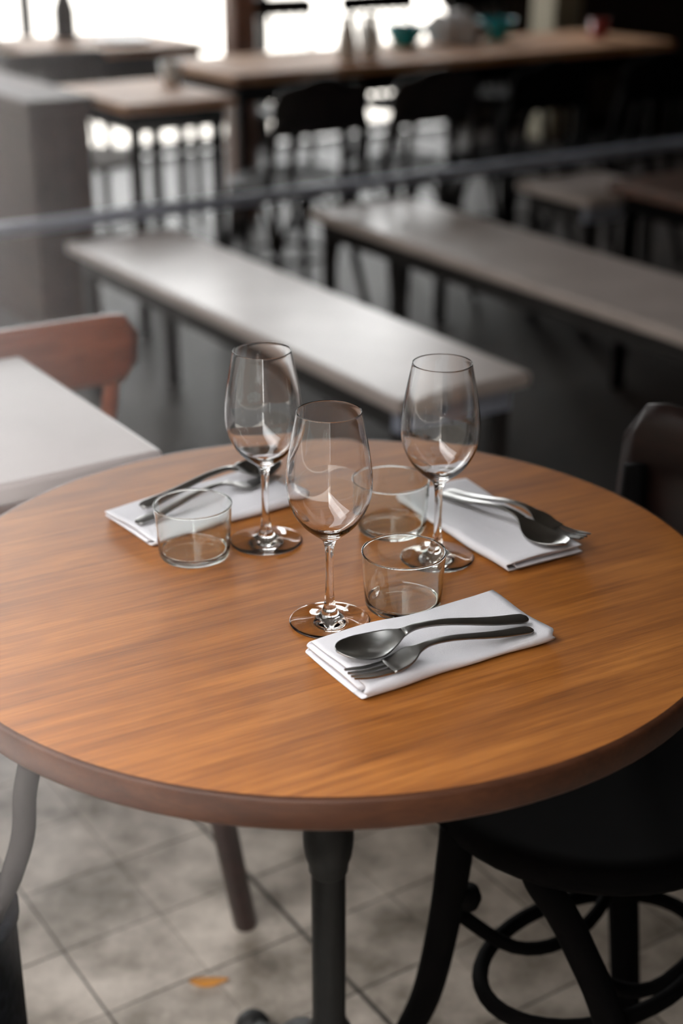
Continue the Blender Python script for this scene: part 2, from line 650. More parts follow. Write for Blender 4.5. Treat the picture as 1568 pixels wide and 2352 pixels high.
# ================================================================== GLASSES
MMS = 0.001
foot_prof = [(0, 0.0), (20, 0.0), (35, 0.2), (38.2, 0.5), (38.8, 1.0), (38.6, 1.5), (37.5, 1.9), (30, 2.7), (22, 3.9), (15, 5.8), (11, 8.0), (8.2, 11.0), (6.4, 15.0), (5.3, 20.0)]
stem_prof = [(5.3, 20.0), (4.6, 25), (4.1, 33), (3.8, 45), (3.75, 55), (3.9, 65), (4.3, 74), (5.0, 80), (6.2, 84.5)]
bowl_prof = [(6.2, 84.5), (8.6, 87.5), (12.5, 90.8), (17.5, 94.8), (22.5, 99.3), (27.5, 105.0), (32.0, 111.8), (36.0, 120.0), (38.8, 129.5), (40.1, 139.5), (40.2, 148), (39.5, 158), (38.1, 169), (36.1, 181), (33.6, 194.5), (31.3, 206), (30.1, 212.6), (29.9, 213.0), (29.6, 213.15), (29.3, 213.0), (29.2, 212.5),
             (30.4, 206), (32.7, 194.5), (35.2, 181), (37.2, 169), (38.6, 158), (39.3, 148), (39.2, 139.5), (37.9, 129.8), (35.0, 120.6), (31.0, 112.8), (26.4, 106.4), (21.3, 101.2), (16.0, 97.0), (10.5, 94.2), (5.0, 92.9), (0, 92.6)]


def mm(p):
    return [(r * MMS, z * MMS) for r, z in p]


def refine(prof, k=3):
    pts = [((r, 0, z), 0.0) for r, z in prof]
    out = [(max(0.0, q.x), q.z) for q, _ in smooth_path(pts, k)]
    return out


def wine_glass(label, x, y):
    g = empty('wine_glass', label, 'wine glass', (x, y, TZ + 0.0002), 0, 'wine glasses on the round table')
    if not wine_glass.src:
        for nm, pr, k in (('foot', foot_prof, 2), ('stem', stem_prof, 3), ('bowl', bowl_prof, 3)):
            bm = nb()
            lathe(bm, mm(refine(pr, k)), 72)
            for f in bm.faces:
                f.smooth = True
            me = bpy.data.meshes.new(nm)
            # profile runs outward-up: faces wind so that normals point out of the glass
            bm.to_mesh(me)
            bm.free()
            me.materials.append(M['glass'])
            me.flip_normals() if FLIP else None
            wine_glass.src.append((nm, me))
    for nm, me in wine_glass.src:
        o = bpy.data.objects.new(nm, me)
        COL.objects.link(o)
        o.parent = g
    return g


FLIP = True
wine_glass.src = []
wine_glass('clear stemmed wine glass nearest the camera, behind the front napkin', -0.0113, 1.2629)
wine_glass('clear stemmed wine glass in front of the left napkin, beside a tumbler', -0.0808, 1.4479)
wine_glass('clear stemmed wine glass on the right, beside the right napkin', 0.0999, 1.4062)

tum_prof = [(0, 0.0), (26, 0.0), (33.0, 0.4), (35.8, 1.9), (37.0, 5.0), (37.5, 9.0), (38.6, 24.0), (39.9, 44.0), (40.9, 57.5), (40.95, 58.7), (40.5, 59.3), (39.9, 59.3), (39.3, 58.7), (39.2, 57.5),
            (38.2, 44.0), (36.9, 24.0), (35.6, 11.5), (34.6, 8.4), (32.0, 6.9), (26, 6.4), (0, 6.2)]


def tumbler(label, x, y):
    if not tumbler.src:
        bm = nb()
        lathe(bm, mm(refine(tum_prof, 3)), 80)
        for f in bm.faces:
            f.smooth = True
        me = bpy.data.meshes.new('tumbler')
        bm.to_mesh(me)
        bm.free()
        me.flip_normals() if FLIP else None
        me.materials.append(M['tumbler'])
        tumbler.src.append(me)
    o = bpy.data.objects.new('tumbler', tumbler.src[0])
    COL.objects.link(o)
    o.location = (x, y, TZ + 0.0002)
    return tag(o, label, 'tumbler', 'water tumblers on the round table')


tumbler.src = []
tumbler('low clear water tumbler touching the front napkin, beside the front wine glass', 0.0600, 1.2960)
tumbler('low clear water tumbler in front of the left napkin', -0.1543, 1.4126)
tumbler('low clear water tumbler at the back, half hidden by the front wine glass', 0.0545, 1.4800)


# ================================================================== NAPKINS AND CUTLERY
def napkin(label, x, y, ang, seed, L=0.205, W=0.102, lift=0.0, gap=0.0035, flare=0.0):
    """a cloth folded into four layers: a long flattened S of fabric, swept along the length"""
    rr = random.Random(seed)
    t = 0.0013
    h = W / 2
    z = [0.0016 + gap * k for k in range(4)]
    path = []

    def run(y0, y1, zz, n):
        for k in range(n):
            path.append((y0 + (y1 - y0) * k / n, zz))

    def turn(yc, za, zb, side, n=7):
        r_ = (zb - za) / 2
        for k in range(n):
            a = -pi / 2 + pi * k / n
            path.append((yc + side * cos(a) * r_ * 1.25, (za + zb) / 2 + sin(a) * r_))

    run(-h + 0.007, h - 0.003, z[0], 10)
    turn(h - 0.003, z[0], z[1], 1)
    run(h - 0.003, -h + 0.012, z[1], 10)
    turn(-h + 0.012, z[1], z[2], -1)
    run(-h + 0.012, h - 0.005, z[2], 10)
    turn(h - 0.005, z[2], z[3], 1)
    run(h - 0.005, -h + 0.005, z[3], 14)
    # the outer layer rolls down over the near long side
    za, zb = z[3], 0.0022
    r_ = (za - zb) / 2
    for k in range(11):
        a = pi / 2 - pi * k / 10
        path.append((-h + 0.005 - cos(a) * r_ * 1.15, (za + zb) / 2 + sin(a) * r_))
    path.append((-h + 0.016, 0.0022))
    n = len(path)
    nor = []
    for i in range(n):
        p0, p1 = path[max(0, i - 1)], path[min(n - 1, i + 1)]
        dy, dz = p1[0] - p0[0], p1[1] - p0[1]
        l = sqrt(dy * dy + dz * dz) or 1
        nor.append((-dz / l, dy / l))
    bm = nb()
    NX = 30
    rows = []
    ph = [rr.uniform(0, 6.28) for _ in range(6)]
    for k in range(NX + 1):
        u = k / NX
        xx = (u - 0.5) * L
        row = []
        for s in (1, -1):
            ring = []
            for i, ((py, pz), (ny, nz)) in enumerate(zip(path, nor)):
                layer = pz / z[3]
                yy = py + s * ny * t / 2
                zz = pz + s * nz * t / 2
                v = (py + h) / W
                puff = 1 + 0.16 * sin(5.1 * u + ph[0]) * layer + 0.10 * sin(9 * u + 7 * v + ph[1]) * layer
                zz = 0.0006 + (zz - 0.0006) * puff + lift * layer * u ** 3
                yy += 0.0013 * sin(6 * u + ph[2]) + 0.0006 * sin(17 * u + ph[3])
                yy *= 1 + flare * (u - 0.5)
                dx = 0.0026 * (layer - 0.5) * (1 if u > 0.5 else -1) * abs(2 * u - 1) ** 6 * sin(3 * v + ph[4]) + 0.0022 * sin(11 * layer + ph[5]) * abs(2 * u - 1) ** 8
                ring.append(bm.verts.new((xx + dx, yy, zz)))
            row.append(ring)
        rows.append(row)
    for k in range(NX):
        for i in range(n - 1):
            for s in (0, 1):
                q = (rows[k][s][i], rows[k][s][i + 1], rows[k + 1][s][i + 1], rows[k + 1][s][i])
                bm.faces.new(q if s == 0 else q[::-1])
        for i in (0, n - 1):
            bm.faces.new((rows[k][0][i], rows[k][1][i], rows[k + 1][1][i], rows[k + 1][0][i]))
    for k in (0, NX):
        for i in range(n - 1):
            bm.faces.new((rows[k][0][i], rows[k][0][i + 1], rows[k][1][i + 1], rows[k][1][i]))
    o = mesh_obj('napkin', bm, 'linen', smooth=True)
    o.location = (x, y, TZ)
    o.rotation_euler = (0, 0, ang)
    return tag(o, label, 'napkin', 'folded napkins on the round table')


napkin('folded white napkin nearest the camera, holding a spoon and fork', 0.082, 1.210, radians(31), 1, lift=0.001)
napkin('folded white napkin behind the left tumbler, holding a spoon and fork', -0.152, 1.531, radians(37), 5, L=0.200)
napkin('folded white napkin at the right of the table, holding a spoon and fork', 0.158, 1.482, radians(-60), 9, L=0.212, W=0.096)


def lerp_tab(tab, x):
    """smooth curve through (x, y) knots (cubic Hermite, finite-difference tangents)"""
    if x <= tab[0][0]:
        return tab[0][1]
    if x >= tab[-1][0]:
        return tab[-1][1]
    n = len(tab)
    for i in range(n - 1):
        x0, y0 = tab[i]
        x1, y1 = tab[i + 1]
        if x <= x1:
            d = (y1 - y0) / (x1 - x0)
            m0 = d if i == 0 else (y1 - tab[i - 1][1]) / (x1 - tab[i - 1][0])
            m1 = d if i == n - 2 else (tab[i + 2][1] - y0) / (tab[i + 2][0] - x0)
            h = x1 - x0
            t = (x - x0) / h
            return y0 * (1 + 2 * t) * (1 - t) ** 2 + h * m0 * t * (1 - t) ** 2 + y1 * t * t * (3 - 2 * t) + h * m1 * t * t * (t - 1)


# the eating end lies at x = 0; the handle runs to x = 1 (times length); heights in metres
SP_W = [(0.0, 0.0035), (0.02, 0.0095), (0.06, 0.0150), (0.13, 0.0192), (0.21, 0.0185), (0.28, 0.0125), (0.335, 0.0055), (0.40, 0.0036), (0.6, 0.0044), (0.9, 0.0066), (0.985, 0.0064), (1.0, 0.0035)]
SP_Z = [(0.0, 0.0085), (0.10, 0.0055), (0.20, 0.0055), (0.31, 0.0115), (0.40, 0.0165), (0.55, 0.0150), (0.80, 0.0055), (1.0, 0.0005)]
FK_W = [(0.0, 0.0112), (0.26, 0.0125), (0.31, 0.0115), (0.36, 0.0058), (0.42, 0.0036), (0.6, 0.0044), (0.9, 0.0064), (0.985, 0.0062), (1.0, 0.0035)]
FK_Z = [(0.0, 0.0065), (0.12, 0.0030), (0.24, 0.0042), (0.34, 0.0115), (0.42, 0.0150), (0.55, 0.0138), (0.80, 0.0050), (1.0, 0.0003)]
CL = 0.193


def blade(bm, us, vs, wt, zt, th, dish, arch=0.0):
    """closed strip: across from v=-1 to 1, along u; dish pushes the middle down, arch rounds the handle"""
    top, bot = [], []
    for u in us:
        w = lerp_tab(wt, u)
        z0 = lerp_tab(zt, u)
        d = dish(u)
        a, b = [], []
        for v in vs:
            zz = z0 - d * (1 - v * v) + arch * (1 - v * v)
            a.append(bm.verts.new((u * CL, v * w, zz + th * 0.5)))
            b.append(bm.verts.new((u * CL, v * w, zz - th * 0.5)))
        top.append(a)
        bot.append(b)
    m, n = len(us), len(vs)
    for i in range(m - 1):
        for j in range(n - 1):
            bm.faces.new((top[i][j], top[i + 1][j], top[i + 1][j + 1], top[i][j + 1]))
            bm.faces.new((bot[i][j], bot[i][j + 1], bot[i + 1][j + 1], bot[i + 1][j]))
        for j in (0, n - 1):
            bm.faces.new((top[i][j], bot[i][j], bot[i + 1][j], top[i + 1][j]))
    for i in (0, m - 1):
        for j in range(n - 1):
            bm.faces.new((top[i][j], top[i][j + 1], bot[i][j + 1], bot[i][j]))
    return bm


VS = [-1, -0.92, -0.75, -0.5, -0.25, 0, 0.25, 0.5, 0.75, 0.92, 1]


def frange(a, b, n):
    return [a + (b - a) * k / n for k in range(n + 1)]


def spoon_dish(u):
    if u > 0.30:
        return 0.0
    s = sin(pi * max(0.0, min(1.0, (u + 0.02) / 0.32)))
    return 0.0058 * s ** 0.8 if s > 0 else 0.0


cut_src = {}


def cutlery(kind, label, tip, end, dz=0.0, roll=0.0, group=None, tilt=0.0):
    if kind not in cut_src:
        parts = []
        if kind == 'spoon':
            bm = nb()
            blade(bm, frange(0, 0.335, 26), VS, SP_W, SP_Z, 0.0016, spoon_dish)
            parts.append(('bowl', bm))
            bm = nb()
            blade(bm, frange(0.335, 1.0, 36), VS, SP_W, SP_Z, 0.0024, lambda u: 0.0, 0.0006)
            parts.append(('handle', bm))
        else:
            bm = nb()
            blade(bm, frange(0.20, 1.0, 44), VS, FK_W, FK_Z, 0.0022, lambda u: 0.0015 if u < 0.34 else 0.0, 0.0004)
            parts.append(('handle', bm))
            for k in range(4):
                vc = (-0.78, -0.26, 0.26, 0.78)[k]
                bm = nb()
                b2 = []
                for i, u in enumerate(frange(0.0, 0.205, 12)):
                    w = lerp_tab(FK_W, u)
                    zz = lerp_tab(FK_Z, u) - 0.0012 * (1 - vc * vc)
                    hw = 0.0009 + 0.0009 * min(1, u / 0.05)
                    b2.append([bm.verts.new((u * CL, vc * w + sy * hw, zz + sz * 0.0009)) for sy, sz in ((-1, -1), (1, -1), (1, 1), (-1, 1))])
                for i in range(len(b2) - 1):
                    for q in range(4):
                        bm.faces.new((b2[i][q], b2[i][(q + 1) % 4], b2[i + 1][(q + 1) % 4], b2[i + 1][q]))
                bm.faces.new(b2[0][::-1])
                bm.faces.new(b2[-1])
                parts.append(('tine', bm))
        lst = []
        for nm, bm in parts:
            o = mesh_obj(nm, bm, 'cutlery', smooth=(nm != 'tine'))
            lst.append((nm, o.data))
            bpy.data.objects.remove(o)
        cut_src[kind] = lst
    p0, p1 = Vector((*tip, 0)), Vector((*end, 0))
    d = p1 - p0
    c = (p0 + p1) / 2 - d.normalized() * CL / 2
    e = empty(kind, label, kind, (c.x, c.y, TZ + 0.0168 + dz), math.atan2(d.y, d.x), group)
    e.rotation_euler = (roll, tilt, math.atan2(d.y, d.x))
    for nm, me in cut_src[kind]:
        o = bpy.data.objects.new(nm, me)
        COL.objects.link(o)
        o.parent = e
    return e


GS, GF = 'spoons laid on the napkins', 'forks laid on the napkins'
cutlery('fork', 'dark steel fork on the front napkin, tines under the spoon', (0.010, 1.124), (0.173, 1.214), -0.0008, 0, GF)
cutlery('spoon', 'dark steel spoon on the front napkin, bowl resting over the fork', (0.000, 1.158), (0.168, 1.228), 0.0030, 0.12, GS)
cutlery('fork', 'dark steel fork on the left napkin, handle nearer the camera', (-0.072, 1.590), (-0.224, 1.456), -0.0008, 0, GF)
cutlery('spoon', 'dark steel spoon on the left napkin, bowl overhanging its far end', (-0.066, 1.627), (-0.228, 1.487), 0.0034, -0.20, GS)
cutlery('fork', 'dark steel fork on the right napkin, tines past its end', (0.250, 1.416), (0.125, 1.545), -0.0006, 0, GF)
cutlery('spoon', 'dark steel spoon on the right napkin, lying nearer the camera than its fork', (0.228, 1.391), (0.113, 1.534), 0.0010, 0.0, GS)


# ================================================================== CHAIRS
def leg_tube(parent, pts, mat, name='leg', n=10, smooth=5, flat=1.0):
    bm = nb()
    tube(bm, pts, n, smooth=smooth, flat=flat)
    return mesh_obj(name, bm, mat, parent, smooth=True)


def curved_panel(w, bow, z0, z1, th, r=0.03, lean=0.0, nx=18):
    """a bent plywood panel across x, bowed back (+y), rounded corners, leaning back with height"""
    bm = nb()
    nz = 8
    fr, bk = [], []
    for i in range(nx + 1):
        x = -w / 2 + w * i / nx
        e = max(0.0, abs(x) - (w / 2 - r))
        cut = r - sqrt(max(0.0, r * r - e * e))
        a, b = [], []
        for j in range(nz + 1):
            lo, hi = z0 + cut, z1 - cut
            z = lo + (hi - lo) * j / nz
            y = bow * (1 - (2 * x / w) ** 2) + lean * (z - z0)
            edge = th / 2 * (0.45 if j in (0, nz) or i in (0, nx) else 1.0)
            a.append(bm.verts.new((x, y - edge, z)))
            b.append(bm.verts.new((x, y + edge, z)))
        fr.append(a)
        bk.append(b)
    for i in range(nx):
        for j in range(nz):
            bm.faces.new((fr[i][j], fr[i + 1][j], fr[i + 1][j + 1], fr[i][j + 1]))
            bm.faces.new((bk[i][j], bk[i][j + 1], bk[i + 1][j + 1], bk[i + 1][j]))
        for j in (0, nz):
            bm.faces.new((fr[i][j], bk[i][j], bk[i + 1][j], fr[i + 1][j]))
    for i in (0, nx):
        for j in range(nz):
            bm.faces.new((fr[i][j], fr[i][j + 1], bk[i][j + 1], bk[i][j]))
    return bm


def cafe_chair(label, a, b, face, mat, style='panel', top=0.84, cushion=None, group=None, w=0.40, seat_z=0.46, panel_h=0.13, bow=0.035, pth=0.016):
    """local frame: the sitter looks towards -y, the back stands at +y; face = rotation about z relative to the room axes"""
    c = empty('cafe_chair', label, 'chair', R(a, b), ANG + radians(face), group)
    hw = w / 2
    bm = nb()
    lathe(bm, [(0, seat_z - 0.03), (hw - 0.02, seat_z - 0.03), (hw, seat_z - 0.022), (hw, seat_z - 0.008), (hw - 0.012, seat_z), (hw - 0.05, seat_z - 0.004), (0, seat_z - 0.006)], 32)
    mesh_obj('seat', bm, mat if cushion is None else cushion, c, smooth=True)
    s = seat_z - 0.02
    for sx in (-1, 1):
        leg_tube(c, [((sx * hw * 0.68, -hw * 0.68, s), 0.018), ((sx * hw * 0.74, -hw * 0.74, 0.25), 0.016), ((sx * hw * 0.88, -hw * 0.92, 0.0), 0.013)], mat)
    for sx in (-1, 1):
        leg_tube(c, [((sx * hw * 0.70, hw * 0.72, s), 0.018), ((sx * hw * 0.74, hw * 0.84, 0.25), 0.016), ((sx * hw * 0.88, hw * 1.15, 0.0), 0.013)], mat)
    rz = 0.20
    bm = nb()
    tube(bm, [((hw * 0.72 * cos(t), hw * 0.72 * sin(t), rz), 0.008) for t in frange(0, 2 * pi, 28)[:-1]], 8, closed=True)
    mesh_obj('ring_stretcher', bm, mat, c, smooth=True)
    yb = hw * 0.86
    lean = 0.16
    hgt = top - seat_z
    if style == 'panel':
        for sx in (-1, 1):
            leg_tube(c, [((sx * hw * 0.78, hw * 0.66, s), 0.016), ((sx * hw * 0.82, yb + lean * (hgt * 0.4), seat_z + hgt * 0.45), 0.014), ((sx * hw * 0.84, yb + lean * (hgt - 0.05), top - 0.05), 0.012)], mat, 'back_post')
        pz = top - panel_h
        bm = curved_panel(w * 1.02, bow, pz, top, pth, 0.035, lean)
        o = mesh_obj('backrest', bm, mat, c, smooth=True)
        o.location = (0, yb + lean * (pz - seat_z) + 0.012, 0)
    elif style == 'hoop':
        def arch(k, hz, rad, nm, y):
            pts = []
            for t in frange(0, pi, 14):
                zz = seat_z - 0.02 + (hz - seat_z + 0.02) * sin(t) ** 0.55
                pts.append(((k * cos(t) if True else 0, y + lean * (zz - seat_z), zz), rad))
            leg_tube(c, pts, mat, nm, smooth=0)
        arch(hw * 0.92, top, 0.016, 'back_hoop', yb)
        arch(hw * 0.50, top - 0.09, 0.012, 'inner_hoop', yb + 0.004)
        bm = curved_panel(w * 0.9, 0.02, top - 0.16, top - 0.01, 0.012, 0.05, lean)
        o = mesh_obj('backrest', bm, mat, c, smooth=True)
        o.location = (0, yb + lean * (top - 0.16 - seat_z) - 0.006, 0)
        # arched braces between the legs under the seat
        for q in range(4):
            t0 = q * pi / 2 + pi / 4
            r_ = hw * 0.98
            p, d = Vector((r_ * cos(t0), r_ * sin(t0), 0)), Vector((r_ * cos(t0 + pi / 2), r_ * sin(t0 + pi / 2), 0))
            pts = [(p.lerp(d, u) + Vector((0, 0, 0.14 + (s - 0.16) * sin(pi * u) ** 0.6)), 0.009) for u in frange(0.06, 0.94, 12)]
            leg_tube(c, pts, mat, 'brace', 8, 0)
    else:
        for sx in (-1, 1):
            leg_tube(c, [((sx * hw * 0.80, hw * 0.66, s), 0.016), ((sx * hw * 0.84, yb + lean * (hgt - 0.03), top - 0.03), 0.012)], mat, 'back_post', smooth=4)
        for k in range(5):
            x = (-0.52 + 0.26 * k) * hw * 1.1
            leg_tube(c, [((x, hw * 0.74, s), 0.008), ((x, yb + lean * (hgt - 0.04) + 0.012, top - 0.04), 0.008)], mat, 'spindle', 8, 2)
        bm = curved_panel(w * 1.02, 0.03, top - 0.075, top, 0.018, 0.02, lean)
        o = mesh_obj('backrest', bm, mat, c, smooth=True)
        o.location = (0, yb + lean * (top - 0.075 - seat_z), 0)
    return c


def rect_table(name, label, a0, a1, b0, b1, z, top_mat, leg_mat, th=0.03, splay=(0.0, 0.0), inset=0.05, leg=0.022, apron=0.0, cat='table', group=None, frame_mat=None):
    ca, cb = (a0 + a1) / 2, (b0 + b1) / 2
    t = empty(name, label, cat, R(ca, cb), ANG, group)
    hx, hy = (a1 - a0) / 2, (b1 - b0) / 2
    bm = nb()
    box(bm, -hx, hx, -hy, hy, z - th, z, 0.006)
    mesh_obj('tabletop', bm, top_mat, t)
    if apron:
        i = inset * 0.6
        for nm, q in (('apron', (-hx + i, hx - i, -hy + i, -hy + i + 0.022)), ('apron', (-hx + i, hx - i, hy - i - 0.022, hy - i)),
                      ('apron', (-hx + i, -hx + i + 0.022, -hy + i + 0.022, hy - i - 0.022)), ('apron', (hx - i - 0.022, hx - i, -hy + i + 0.022, hy - i - 0.022))):
            bm = nb()
            box(bm, *q, z - th - apron, z - th)
            mesh_obj(nm, bm, frame_mat or leg_mat, t)
    for sx in (-1, 1):
        for sy in (-1, 1):
            x, y = sx * (hx - inset), sy * (hy - inset)
            leg_tube(t, [((x, y, z - th), leg), ((x + (splay[0] if sx > 0 else 0), y + sy * splay[1], 0.0), leg * 0.8)], leg_mat, smooth=0)
    return t


# dark bentwood chair tucked under the round table from the right
ox, oy = 1.034, 1.058
ch = empty('bentwood_chair', 'dark bentwood chair pushed under the right side of the round table', 'chair', R(ox, oy), ANG)


def loc(a, b, z):
    return Vector((a - ox, b - oy, z))


bm = nb()
lathe(bm, [(0, 0.425), (0.17, 0.425), (0.193, 0.43), (0.200, 0.44), (0.198, 0.452), (0.186, 0.460), (0.16, 0.455), (0, 0.452)], 44)
mesh_obj('seat', bm, 'chair_black', ch, smooth=True)
leg_tube(ch, [(loc(0.852, 1.078, 0.44), 0.019), (loc(0.846, 1.073, 0.40), 0.020), (loc(0.846, 1.088, 0.30), 0.0185), (loc(0.848, 1.118, 0.18), 0.018), (loc(0.848, 1.16, 0.08), 0.0165), (loc(0.845, 1.195, 0.0), 0.015)], 'chair_black', n=14)
leg_tube(ch, [(loc(0.884, 0.985, 0.44), 0.017), (loc(0.884, 0.972, 0.42), 0.0175), (loc(0.900, 0.955, 0.385), 0.0175), (loc(0.915, 0.936, 0.34), 0.0175), (loc(0.921, 0.888, 0.27), 0.0175), (loc(0.925, 0.84, 0.12), 0.0165), (loc(0.93, 0.80, 0.0), 0.015)], 'chair_black', n=14)
# rear legs run up into the back posts
for b0, b1, b2 in ((1.095, 1.15, 1.19), (0.93, 0.90, 0.86)):
    leg_tube(ch, [(loc(1.165, b0, 0.0), 0.019), (loc(1.155, b0 + (b1 - b0) * 0.3, 0.2), 0.020), (loc(1.160, b1, 0.42), 0.020), (loc(1.175, (b1 + b2) / 2, 0.58), 0.018), (loc(1.190, b2, 0.76), 0.014)], 'chair_black', n=14)
# curved braces between the legs
leg_tube(ch, [(loc(0.848, 1.085, 0.33), 0.0085), (loc(0.93, 1.06, 0.25), 0.0085), (loc(1.02, 1.06, 0.225), 0.0085), (loc(1.10, 1.08, 0.25), 0.0085), (loc(1.158, 1.12, 0.33), 0.0085)], 'chair_black', 'brace')
leg_tube(ch, [(loc(0.915, 0.936, 0.34), 0.0085), (loc(0.98, 0.95, 0.25), 0.0085), (loc(1.06, 0.94, 0.225), 0.0085), (loc(1.158, 0.91, 0.33), 0.0085)], 'chair_black', 'brace')
bm = nb()
tube(bm, [(loc(1.01 + 0.15 * cos(t), 1.01 + 0.10 * sin(t), 0.235), 0.0095) for t in frange(0, 2 * pi, 40)[:-1]], 10, closed=True)
mesh_obj('ring_stretcher', bm, 'chair_black', ch, smooth=True)
bm = nb()
lathe(bm, [(0, -0.012), (0.012, -0.012), (0.016, 0), (0.012, 0.012), (0, 0.012)], 14)
o = mesh_obj('bracket', bm, 'chair_black', ch, smooth=True, loc=loc(0.864, 1.068, 0.345))
bm = curved_panel(0.42, 0.03, 0.60, 0.83, 0.022, 0.045, 0.10)
o = mesh_obj('backrest', bm, 'chair_brown', ch, smooth=True, loc=loc(1.196, 1.022, 0))
o.rotation_euler = (0, 0, -pi / 2)
tag(o, 'glossy dark brown curved backrest')

# street reflection built as a pale table, and the low red-brown chair beyond it
rect_table('reflection_table', 'pale street reflection built as a table behind the left edge of the round table', 0.205, 0.757, 1.575, 2.05, 0.745, 'reflected_pale_grey', 'leg_brown', 0.028, splay=(0.092, 0.052), inset=0.016, leg=0.021)
c1 = cafe_chair('red-brown wooden chair with a curved back beyond the pale reflection slab', 0.775, 2.34, 180, 'chair_red', 'panel', top=0.765, w=0.40, panel_h=0.12, bow=-0.012, pth=0.024)

# speckled stand by the window, seen under the table edge at the lower left
st = empty('umbrella_stand', 'black speckled cylinder stand under the left edge of the round table', 'stand', R(0.330, 1.318), ANG)
bm = nb()
lathe(bm, [(0, 0), (0.088, 0), (0.09, 0.004), (0.09, 0.37), (0.094, 0.376), (0.094, 0.386), (0.082, 0.386), (0.078, 0.372), (0.078, 0.012), (0, 0.012)], 48)
mesh_obj('cylinder_body', bm, 'speckled', st, smooth=True)
um = empty('cane', 'grey bent cane handle rising from the speckled stand', 'cane', R(0.43, 1.27), ANG)
bm = nb()
tube(bm, [((-0.10, 0.03, 0.014), 0.009), ((-0.055, 0.012, 0.34), 0.011), ((-0.022, 0.002, 0.43), 0.012), ((-0.004, 0.002, 0.478), 0.0125), ((0.004, 0.004, 0.53), 0.0125), ((0.022, 0.010, 0.575), 0.0125), ((0.05, 0.02, 0.598), 0.012), ((0.08, 0.03, 0.585), 0.012), ((0.092, 0.034, 0.565), 0.011)], 12, smooth=5)
mesh_obj('shaft', bm, 'grey_handle', um, smooth=True)

# fallen leaf on the tiles
bm = nb()
pts = []
N = 10
for k in range(N + 1):
    t = k / N
    w = 0.011 * sin(pi * t) ** 0.7 * (1.15 - 0.5 * t)
    x = (t - 0.5) * 0.055
    z = 0.0022 + 0.004 * (t - 0.5) ** 2 * 4
    pts.append([bm.verts.new((x, s * w, z + abs(s) * 0.003 + d)) for d in (0.0006, 0) for s in (-1, 0, 1)])
for k in range(N):
    p, q = pts[k], pts[k + 1]
    for i in (0, 1):
        bm.faces.new((p[i], q[i], q[i + 1], p[i + 1]))
        bm.faces.new((p[3 + i], p[4 + i], q[4 + i], q[3 + i]))
    bm.faces.new((p[0], p[3], q[3], q[0]))
    bm.faces.new((p[2], q[2], q[5], p[5]))
o = mesh_obj('fallen_leaf', bm, 'leaf', smooth=True)
o.location = (-0.1826, 1.6178, 0.0)
o.rotation_euler = (0, 0, radians(5))
tag(o, 'small orange fallen leaf on the floor tiles', 'leaf')


# ================================================================== STREET REFLECTIONS BUILT AS SOLIDS
def reflected_stripe(label, a0, a1, b0, b1, z=0.46):  # solid slab on legs standing in for a street stripe reflected in the window
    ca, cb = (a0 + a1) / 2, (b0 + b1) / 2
    t = empty('long_reflection', label, 'reflected_stripe', R(ca, cb), ANG, 'pale street reflections built as slabs')
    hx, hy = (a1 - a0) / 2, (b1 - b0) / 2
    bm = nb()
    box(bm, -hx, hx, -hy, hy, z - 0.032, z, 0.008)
    mesh_obj('stripe_slab', bm, 'reflected_pale', t)
    i = 0.03
    for q in ((-hx + i, hx - i, -hy + i, -hy + i + 0.03), (-hx + i, hx - i, hy - i - 0.03, hy - i), (-hx + i, -hx + i + 0.03, -hy + i + 0.03, hy - i - 0.03), (hx - i - 0.03, hx - i, -hy + i + 0.03, hy - i - 0.03)):
        bm = nb()
        box(bm, *q, z - 0.085, z - 0.032)
        mesh_obj('frame_bar', bm, 'blue_grey' if q[3] < 0 and q[0] < 0 < q[1] else 'frame_dark', t)
    for sx in (-1, 1):
        for sy in (-1, 1):
            bm = nb()
            x, y = sx * (hx - i - 0.018), sy * (hy - i - 0.018)
            box(bm, x - 0.016, x + 0.016, y - 0.016, y + 0.016, 0.0, z - 0.085)
            mesh_obj('leg', bm, 'frame_dark', t)
    return t


reflected_stripe('long pale street reflection built as a slab, running diagonally behind the three wine glasses', 1.585, 1.925, 2.24, 3.86)
reflected_stripe('long pale street reflection built as a slab farther back, running out at the right edge', 2.385, 2.755, 1.55, 3.86)
reflected_stripe('short pale street reflection built as a slab at the upper right, below the grey line', 3.20, 3.56, 3.50, 3.86)

rl = empty('reflected_line', 'slim blue-grey reflected road line built as a bar behind the pale reflections', 'rail', R(2.6, 3.93), ANG)  # line reflected from the street, built here as a solid bar on posts
bm = nb()
box(bm, -1.6, 2.2, -0.02, 0.02, 0.48, 0.515, 0.006)
mesh_obj('line_bar', bm, 'blue_grey', rl)
for x in (-1.55, 0.35, 2.15):
    bm = nb()
    box(bm, x - 0.015, x + 0.015, -0.015, 0.015, 0.0, 0.482)
    mesh_obj('post', bm, 'frame_dark', rl)

# low dark wooden table at the right, behind the second reflected stripe
rect_table('low_table', 'low brown wooden table at the right edge behind the pale reflections', 2.92, 3.62, 2.45, 3.12, 0.61, 'low_wood', 'chair_black', 0.035, leg=0.025, apron=0.05)

